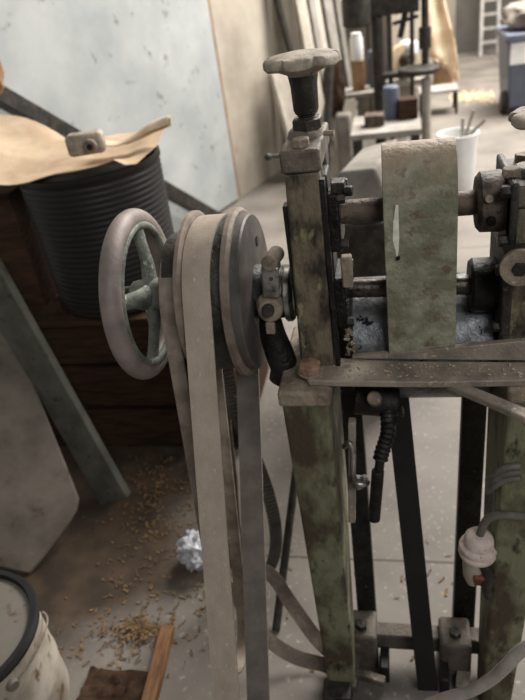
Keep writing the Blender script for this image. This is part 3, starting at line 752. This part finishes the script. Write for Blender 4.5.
# ------------------------------------------------------------------ workshop behind
# boards standing against the left wall
bs_ = [(282,300,5,m_greybd,'grey weathered board','nearest to the camera'),(293,320,6,m_pale,'cream board','second'),(302,320,4,m_pale,'','')]
def wall_board(px, w, h, m_, lab, lean=.25, off=.05, t=.03):
    s = (aP(px,60,W(0,off,0),WN)-WA).dot(WD)
    bm = B(); bar(bm, W(s,off+lean,.015), W(s,off,h), w, t, WN)
    tag(obj('wall_board', bm, m_, bevel=.003), lab, 'board', 'boards standing against the left wall')
wall_board(280, .05, 1.4, m_dark, 'thin dark batten leaning on the plaster wall left of the pale boards')
wall_board(291, .16, 2.3, m_pale, 'widest cream board leaning on the plaster wall above the star knob')
wall_board(300, .10, 2.6, m_greybd, 'grey board leaning between two cream boards on the plaster wall')
wall_board(307, .09, 2.2, m_pale, 'narrow cream board leaning right of the grey board by the wall')
wall_board(316, .16, 2.5, m_greybd, 'broad weathered grey board leaning behind the star knob')
wall_board(326, .10, 2.4, m_tarp, 'dull grey board leaning rightmost of the boards by the wall')
# pale frame panel with a hook rod
c = aP(286,150,W(0,.2,0),WN)
s = (c-WA).dot(WD)
bm = B(); bar(bm, W(s+.12,.30,.01), W(s+.12,.16,.78), .3, .03, WN); tag(obj('standing_board', bm, m_pale, bevel=.003), 'low pale board leaning on the wall behind the machine post', 'board')
bm = B(); p = aY(268,157,1.5); cyl(bm, p, aY(300,153,1.55), .007, n=12); bmesh.ops.create_icosphere(bm, subdivisions=2, radius=.014, matrix=Matrix.Translation(p)); tag(obj('ball_ended_rod', bm, m_dark), 'thin dark rod with ball end in front of the plaster wall', 'rod')

# pillar drill
pd = thing('drill_press', 'dark pillar drill with round column and grey motor head', 'drill', aZ(382,160,0))
def base_of(px, py): return aZ(px, py, 0)
pb0 = base_of(382,160); yD = pb0.y
bm = B(); cyl(bm, (pb0.x,yD,0), (pb0.x,yD,2.1), .042, n=24); obj('column', bm, m_dark, pd)
bm = B(); bb(bm, pb0.x-.2,pb0.x+.2,yD-.16,yD+.045,0,.06); obj('base_plate', bm, m_dark, pd, bevel=.01)
q = aY(356,8,yD-.1)
bm = B(); cyl(bm, q-V((0,0,.12)), q+V((0,0,.5)), .10, n=32, bev=.015); obj('motor_head', bm, m_dark, pd)
q1 = aY(390,10,yD); bm = B(); bb(bm, q.x-.05, pb0.x+.3, yD-.05, yD+.07, q1.z-.03, q1.z+.09); obj('arm', bm, m_dark, pd, bevel=.01)
q = aY(425,30,yD); bm = B(); cyl(bm, q-V((0,0,.22)), q+V((0,0,.4)), .026, n=20); cyl(bm, q-V((0,0,.12)), q+V((0,0,.02)), .045, n=20); obj('spindle', bm, m_dark, pd)
q = aY(404,22,yD); bm = B(); cyl(bm, q-V((.03,0,.1)), q+V((.02,0,.1)), .022, n=20); cyl(bm, q-V((.08,.03,0)), q+V((.1,-.03,.03)), .013, n=14); obj('feed_lever', bm, m_dark, pd)
# round table of the drill
q = aY(419,70,yD-.12); bm = B(); cyl(bm, q-V((0,0,.02)), q+V((0,0,.02)), .15, n=40, bev=.006); bb(bm, pb0.x-.03, q.x, yD-.06, yD+.06, q.z-.05, q.z-.015); obj('round_table', bm, m_dark, pd)
bm = B(); l0 = aY(426,78,yD-.12); l1 = aY(427,135,yD-.12); cyl(bm, (l0.x,l0.y,.0), l0, .035, n=20); obj('prop', bm, m_greybd, pd)
# buffing wheel
qw = aY(403,60,yD+.6)
bw = thing('buffing_wheel', 'round tan felt buffing wheel with dark hub on a grey stand', 'wheel', (qw.x,qw.y,0))
ax = V((.45,-.85,.1))
bm = B(); lathe(bm, qw, ax, [(0,-.03),(.115,-.03),(.128,-.02),(.130,.02),(.118,.032),(0,.032)], 48); obj('felt_disc', bm, m_buff, bw)
bm = B(); q2 = qw+ax.normalized()*.033; cyl(bm, q2, q2+ax.normalized()*.09, .055, .045, 28, .006); obj('hub', bm, m_dark, bw)
bm = B(); lathe(bm, qw+V((.05,.03,.085)), (1,-.5,0), [(0,-.07),(.05,-.06),(.06,0),(.05,.06),(0,.07)], 28); obj('white_guard', bm, m_white, bw)
bm = B(); bar(bm, (qw.x+.01,qw.y+.08,0), (qw.x+.01,qw.y+.08,qw.z+.02), .09, .06, (0,1,0)); bb(bm, qw.x-.14, qw.x+.18, qw.y-.02, qw.y+.16, qw.z-.20, qw.z-.16); obj('stand', bm, m_greybd, bw)
# jar, tan block and steel roll on a shelf behind the star knob
shz = aY(360,90,yD+.2).z; sx = aY(358,80,yD+.2).x
sh_ = thing('work_stand', 'low dark work stand behind the star knob', 'stand', (sx,yD+.2,0))
bm = B(); bb(bm, sx-.16, sx+.16, yD+.06, yD+.36, shz-.03, shz); obj('top', bm, m_greybd, sh_, bevel=.004)
for dx, dy in ((-.14,.08),(.14,.08),(-.14,.34),(.14,.34)):
    bm = B(); bb(bm, sx+dx-.018, sx+dx+.018, yD+dy-.018, yD+dy+.018, 0, shz-.03); obj('leg', bm, m_dark, sh_)
c = aY(358,74,yD+.2); bm = B(); bb(bm, c.x-.045, c.x+.05, yD+.16, yD+.26, shz, aY(358,60,yD+.2).z); tag(obj('tan_block', bm, m_card, bevel=.006), 'tan box standing on the work stand under the white jar', 'box')
zt = aY(358,60,yD+.2).z; bm = B(); lathe(bm, (c.x,yD+.21,zt), (0,0,1), [(0,0),(.048,0),(.05,.01),(.05,.15),(.04,.17),(.04,.19),(0,.19)], 32); tag(obj('white_jar', bm, m_white), 'white jar standing on the tan box behind the star knob', 'jar')
c = aY(374,66,yD+.25); bm = B(); bb(bm, c.x-.04, c.x+.04, yD+.22, yD+.3, shz, aY(374,50,yD+.25).z); tag(obj('dark_tin', bm, m_bin, bevel=.01), 'dark blue tin beside the drill column on the work stand', 'tin')
# low table with rag under the drill
tz_ = aY(390,122,3.4).z
lt = thing('low_bench', 'low grey bench standing in front of the pillar drill', 'bench', (aY(400,125,3.4).x,3.4,0))
bx0, bx1 = aY(352,125,3.4).x, aY(420,125,3.4).x
bm = B(); bb(bm, bx0, bx1, 3.15, 3.65, tz_-.035, tz_); obj('top', bm, m_greybd, lt, bevel=.004)
for xx in (bx0+.03, bx1-.03):
    for yy in (3.18, 3.62):
        bm = B(); bb(bm, xx-.02, xx+.02, yy-.02, yy+.02, 0, tz_-.035); obj('leg', bm, m_dark, lt)
c = aY(376,118,3.4); bm = B(); bb(bm, c.x-.07, c.x+.05, 3.3, 3.42, tz_, tz_+.07); tag(obj('small_brown_box', bm, m_rust, bevel=.005), 'small rust brown box on the low grey bench', 'box')
c = aY(391,98,3.45); bm = B(); cyl(bm, (c.x,3.5,tz_), (c.x,3.5,tz_+.20), .05, n=28, bev=.008); tag(obj('blue_can', bm, m_bin), 'slim blue can on the low grey bench', 'can')
c = aY(408,100,3.45); bm = B(); bb(bm, c.x-.06, c.x+.06, 3.42, 3.54, tz_, tz_+.12); tag(obj('brown_carton', bm, m_crate, bevel=.005), 'dark brown carton at the right of the low grey bench', 'box')
# grey covered slab close behind the machine
bm = B(); c0 = aY(362,150,1.15)
hexa(bm, [aY(335,215,1.0),aY(392,205,1.0),aY(394,190,1.5),aY(350,195,1.5)], [aY(338,172,1.0),aY(375,168,1.0),aY(398,138,1.5),aY(362,148,1.5)])
hb = obj('hooded_cover', bm, m_tarp, bevel=.012, seg=3)
zlo = min((hb.matrix_world.translation.z,))
tag(hb, 'grey sheet metal hood of a bench close behind the green cover', 'hood')
c = aY(365,200,1.25); bm = B(); bb(bm, c.x-.10, c.x+.12, 1.1, 1.4, 0, hb.location.z+.03); obj('pedestal', bm, m_dark, hb, bevel=.006)

# heap of grey offcuts along the wall, dark gap filler
rg = random.Random(5)
heap = [((312,112,4.2),(338,70,4.3),.10,m_tarp,'grey rolled cloth leaning behind the star knob hub'),((330,140,3.9),(352,100,4.0),.09,m_pale,'pale offcut board leaning beside the work stand'),((322,150,3.6),(330,60,3.9),.07,m_dark,'dark steel pipe leaning right of the star knob stem'),((344,130,4.0),(340,60,4.2),.06,m_dark,'thin dark pipe upright behind the work stand')]
for (a, b, w, m_, lab) in heap:
    p0, p1 = aY(*a), aY(*b); d = (p1-p0); k = p0.z/d.z if abs(d.z) > .01 else 0
    p0 = V((p0.x,p0.y,.02)); bm = B()
    if m_ is m_dark: tube(bm, [p0,p1], w*.4, 14); nm = 'steel_pipe'
    else: bar(bm, p0, p1, w, .03, (0,1,0)); nm = 'offcut_board'
    tag(obj(nm, bm, m_), lab, 'pipe' if m_ is m_dark else 'board')

# grey cabinet added to darken the background, dark things hanging in front of it
cy_ = 5.2
a_, b_ = aY(346,60,cy_), aY(392,60,cy_)
cbn = thing('backdrop_cabinet', 'brownish grey steel cabinet added behind the pillar drill to darken the background', 'cabinet', ((a_.x+b_.x)/2,cy_,0))
bm = B(); bb(bm, a_.x, b_.x, cy_, cy_+.3, 0, 1.95); obj('body', bm, m_cab, cbn, bevel=.006)
for k in (0,1):
    bm = B(); xa = a_.x+.01+k*(b_.x-a_.x)/2; bb(bm, xa, xa+(b_.x-a_.x)/2-.02, cy_-.018, cy_, .06, 1.9); d_ = obj('door', bm, m_cab, cbn, bevel=.003)
    bm = B(); xh = xa+((b_.x-a_.x)/2-.05 if k == 0 else .03); cyl(bm, (xh,cy_-.03,1.0), (xh,cy_-.03,1.12), .009, n=10); obj('handle', bm, m_dark, d_)
c = aY(334,88,4.05); bm = B(); bmesh.ops.create_icosphere(bm, subdivisions=4, radius=1)
for v in bm.verts:
    q = v.co.copy(); k = 1+.3*noise.noise(q*2.3+V((3,1,0))); v.co = c+V((q.x*.075*k, q.y*.06*k, q.z*.19*k))
tag(obj('leather_apron', bm, m_crate, sharp=80), 'dark brown leather apron hanging in a bunch behind the star knob', 'apron')
c = aY(343,122,3.9); bm = B(); bb(bm, c.x-.05, c.x+.06, 3.85, 3.97, 0, c.z+.06); tag(obj('blue_grey_canister', bm, m_tarp, bevel=.02), 'blue grey canister on the floor left of the low bench', 'canister')
for (px0,px1,yy,rr,lab) in ((389,391,4.6,.02,'thin dark pipe standing between drill column and felt wheel'),(413,412,4.7,.018,'thin dark pipe standing right of the felt wheel')):
    p0, p1 = aY(px0,10,yy), aY(px1,90,yy); bm = B(); cyl(bm, (p1.x,yy,0), (p0.x,yy,2.2), rr, n=12); tag(obj('steel_pipe', bm, m_dark), lab, 'pipe')
# cloth hung over a cardboard box
cb = aZ(446,90,0); yC = cb.y; 
bx = aY(443,62,yC)
bm = B(); bb(bm, bx.x-.08, bx.x+.10, yC-.0, yC+.4, 0, aY(443,58,yC).z); tag(obj('cardboard_box', bm, m_card, bevel=.006), 'brown cardboard box standing under the hanging tan cloth', 'box')
bm = B(); ol = [(424,-30),(440,-30),(446,5),(452,30),(453,48),(458,70),(459,80),(455,79),(448,68),(440,58),(428,55),(423,48),(430,32),(431,10)]
po = [aY(px,py,yC-.10) for px,py in ol]
n = len(po); cen = sum(po, V((0,0,0)))/n
vs = [bm.verts.new(p) for p in po]; f = bm.faces.new(vs); bmesh.ops.triangulate(bm, faces=[f]); 
bmesh.ops.subdivide_edges(bm, edges=bm.edges[:], cuts=4, use_grid_fill=True)
for v in bm.verts: v.co.y += .05*math.sin(v.co.x*28+v.co.z*5)+.03*noise.noise(v.co*6)
o = obj('hanging_cloth', bm, m_cloth, sharp=80); tag(o, 'cream tan cloth hanging in folds above the cardboard box', 'cloth'); s = o.modifiers.new('thick','SOLIDIFY'); s.thickness = .02
# rack the cloth hangs on
rk = aY(426,20,yC+.05); bm = B(); cyl(bm, (rk.x,yC+.06,0), (rk.x,yC+.06,2.6), .025, n=16); cyl(bm, (rk.x-.3,yC+.02,2.35), (rk.x+.3,yC+.02,2.35), .018, n=14); tag(obj('rack_pole', bm, m_dark), 'dark pole rack carrying the hanging tan cloth', 'rack')
# ladder on the far wall
la = thing('ladder', 'pale aluminium ladder leaning on the far grey wall', 'ladder', aZ(487,54,0))
l0, l1 = aZ(479,55,0), aZ(496,52,0); yl = (l0.y+l1.y)/2
t0, t1 = V((l0.x+.05,9.12,2.6)), V((l1.x-.05,9.12,2.6)); l0 = V((l0.x,8.75,0)); l1 = V((l1.x,8.75,0))
for a, b in ((l0,t0),(l1,t1)):
    bm = B(); bar(bm, a, b, .04, .06, (0,1,0)); obj('rail', bm, m_alu, la)
for k in range(1,16):
    t = k/16; bm = B(); bar(bm, l0.lerp(t0,t), l1.lerp(t1,t), .04, .03, (0,0,1)); obj('rung', bm, m_alu, la)
# wheelie bin with bag on top
bl0 = aZ(508,116,0); 
bx0 = bl0.x; wb = .60; yb0 = bl0.y; hb_ = aY(512,40,yb0).z
bn = thing('wheelie_bin', 'slate blue plastic wheelie bin with white paper on its front', 'bin', (bx0+wb/2,yb0+.3,0))
bm = B(); hexa(bm, [(bx0,yb0,.06),(bx0+wb,yb0,.06),(bx0+wb,yb0+.55,.06),(bx0,yb0+.55,.06)], [(bx0-.04,yb0-.05,hb_),(bx0+wb+.04,yb0-.05,hb_),(bx0+wb+.04,yb0+.6,hb_),(bx0-.04,yb0+.6,hb_)]); obj('body', bm, m_bin, bn, bevel=.02)
bm = B(); bb(bm, bx0-.06, bx0+wb+.06, yb0-.07, yb0+.62, hb_-.02, hb_+.05); obj('lid', bm, m_bin, bn, bevel=.015)
for dx in (-.03, wb+.03):
    bm = B(); cyl(bm, (bx0+dx-.025,yb0+.10,.10), (bx0+dx+.025,yb0+.10,.10), .10, n=32, bev=.012); w_ = obj('wheel', bm, m_black, bn)
q = aY(518,53,yb0-.05); tilt = .11/max(hb_,.1)
bm = B(); bb(bm, q.x-.06, q.x+.12, yb0-.052, yb0-.035, q.z-.09, q.z+.09); obj('paper_notice', bm, m_white, bn)
bm = B(); bmesh.ops.create_icosphere(bm, subdivisions=4, radius=1); c = aY(530,28,yb0+.1)
for v in bm.verts:
    q = v.co.copy(); k = 1+.22*noise.noise(q*2.2)+.1*noise.noise(q*5); v.co = V((bx0+.32,yb0+.25,hb_+.15))+V((q.x*.36*k,q.y*.3*k,q.z*.15*k)); v.co.z = max(v.co.z, hb_+.052)
tag(obj('white_sack', bm, m_tarp, sharp=60), 'pale grey sack slumped on top of the blue wheelie bin', 'sack')
# white pail with sticks
pc_ = aZ(457,190,0); zt = aY(459,138,pc_.y-.13).z; rr_ = .125
pl = thing('white_pail', 'white plastic pail standing behind the green cover', 'pail', (pc_.x,pc_.y,0))
bm = B(); lathe(bm, (pc_.x,pc_.y,0), (0,0,1), [(0,0),(rr_*.82,0),(rr_*.84,.01),(rr_*.98,zt-.01),(rr_*1.04,zt-.008),(rr_*1.04,zt),(rr_*.95,zt),(rr_*.8,.02),(0,.02)], 48); obj('body', bm, m_white, pl)
for (a, b, lab) in (((466,134),(474,110),'short grey stick leaning upright in the white pail'),((468,136),(485,120),'grey stick slanting far right out of the white pail'),((462,134),(463,118),'stub of pale stick at the middle of the white pail')):
    bm = B(); p0, p1 = aY(*a,pc_.y), aY(*b,pc_.y); p0 = p0-(p1-p0)*1.2; tube(bm, [p0,p1], .011, 10); tag(obj('mixing_stick', bm, m_greybd), lab, 'stick', 'sticks in the white pail')
# stool legs behind the pail
ft = aZ(440,112,0)
st = thing('step_stool', 'small dark metal stool on the floor beyond the white pail', 'stool', (ft.x,ft.y,0))
bm = B(); bb(bm, ft.x-.2, ft.x+.16, ft.y-.15, ft.y+.15, .20, .225); obj('seat', bm, m_greybd, st, bevel=.004)
for dx in (-.18,.14):
    for dy in (-.13,.13):
        bm = B(); cyl(bm, (ft.x+dx,ft.y+dy,0), (ft.x+dx,ft.y+dy,.2), .014, n=12); obj('leg', bm, m_dark, st)
# sawdust streak across the far floor
bm = B(); rs = random.Random(21)
for i in range(700):
    c = aZ(472+rs.uniform(-22,22), 97+rs.gauss(0,2.6), 0); shaving(c, rs.uniform(.02,.04), rs.uniform(.01,.02), rs.uniform(0,6.3))
o = obj('sawdust_drift', bm, m_dust, sharp=80); tag(o, 'drift of pale wood shavings across the far floor by the bin', 'shavings', kind='stuff')

# ------------------------------------------------------------------ light: overcast daylight through roof lights and a side window, plus an added front fill
w = bpy.data.worlds.new('overcast'); sc.world = w; w.use_nodes = True
w.node_tree.nodes['Background'].inputs['Color'].default_value = (1,.98,.95,1); w.node_tree.nodes['Background'].inputs['Strength'].default_value = .075
def area(name, loc, target, sx, sy, power, colr):
    l = bpy.data.lights.new(name,'AREA'); l.shape = 'RECTANGLE'; l.size = sx; l.size_y = sy; l.energy = power; l.color = colr
    o = bpy.data.objects.new(name, l); col.objects.link(o); o.location = V(loc)
    o.rotation_euler = (V(target)-V(loc)).to_track_quat('-Z','Y').to_euler(); return o
area('roof_light', (2.2,5.6,4.6), (1.0,4.2,0), 3.0, 3.6, 800, (1,.97,.93))
area('side_window', (4.8,2.4,2.7), (0,.4,.9), 2.4, 1.8, 120, (1,.97,.94))
area('front_fill', (1.6,-2.8,3.4), (-.1,.1,1.0), 1.8, 1.2, 52, (.98,.98,1))  # unseen fill added behind the camera to brighten the machine's front
sc.view_settings.view_transform = 'Standard'; sc.view_settings.look = 'None'; sc.view_settings.gamma = 1; sc.view_settings.exposure = .35
sc.view_settings.use_curve_mapping = False
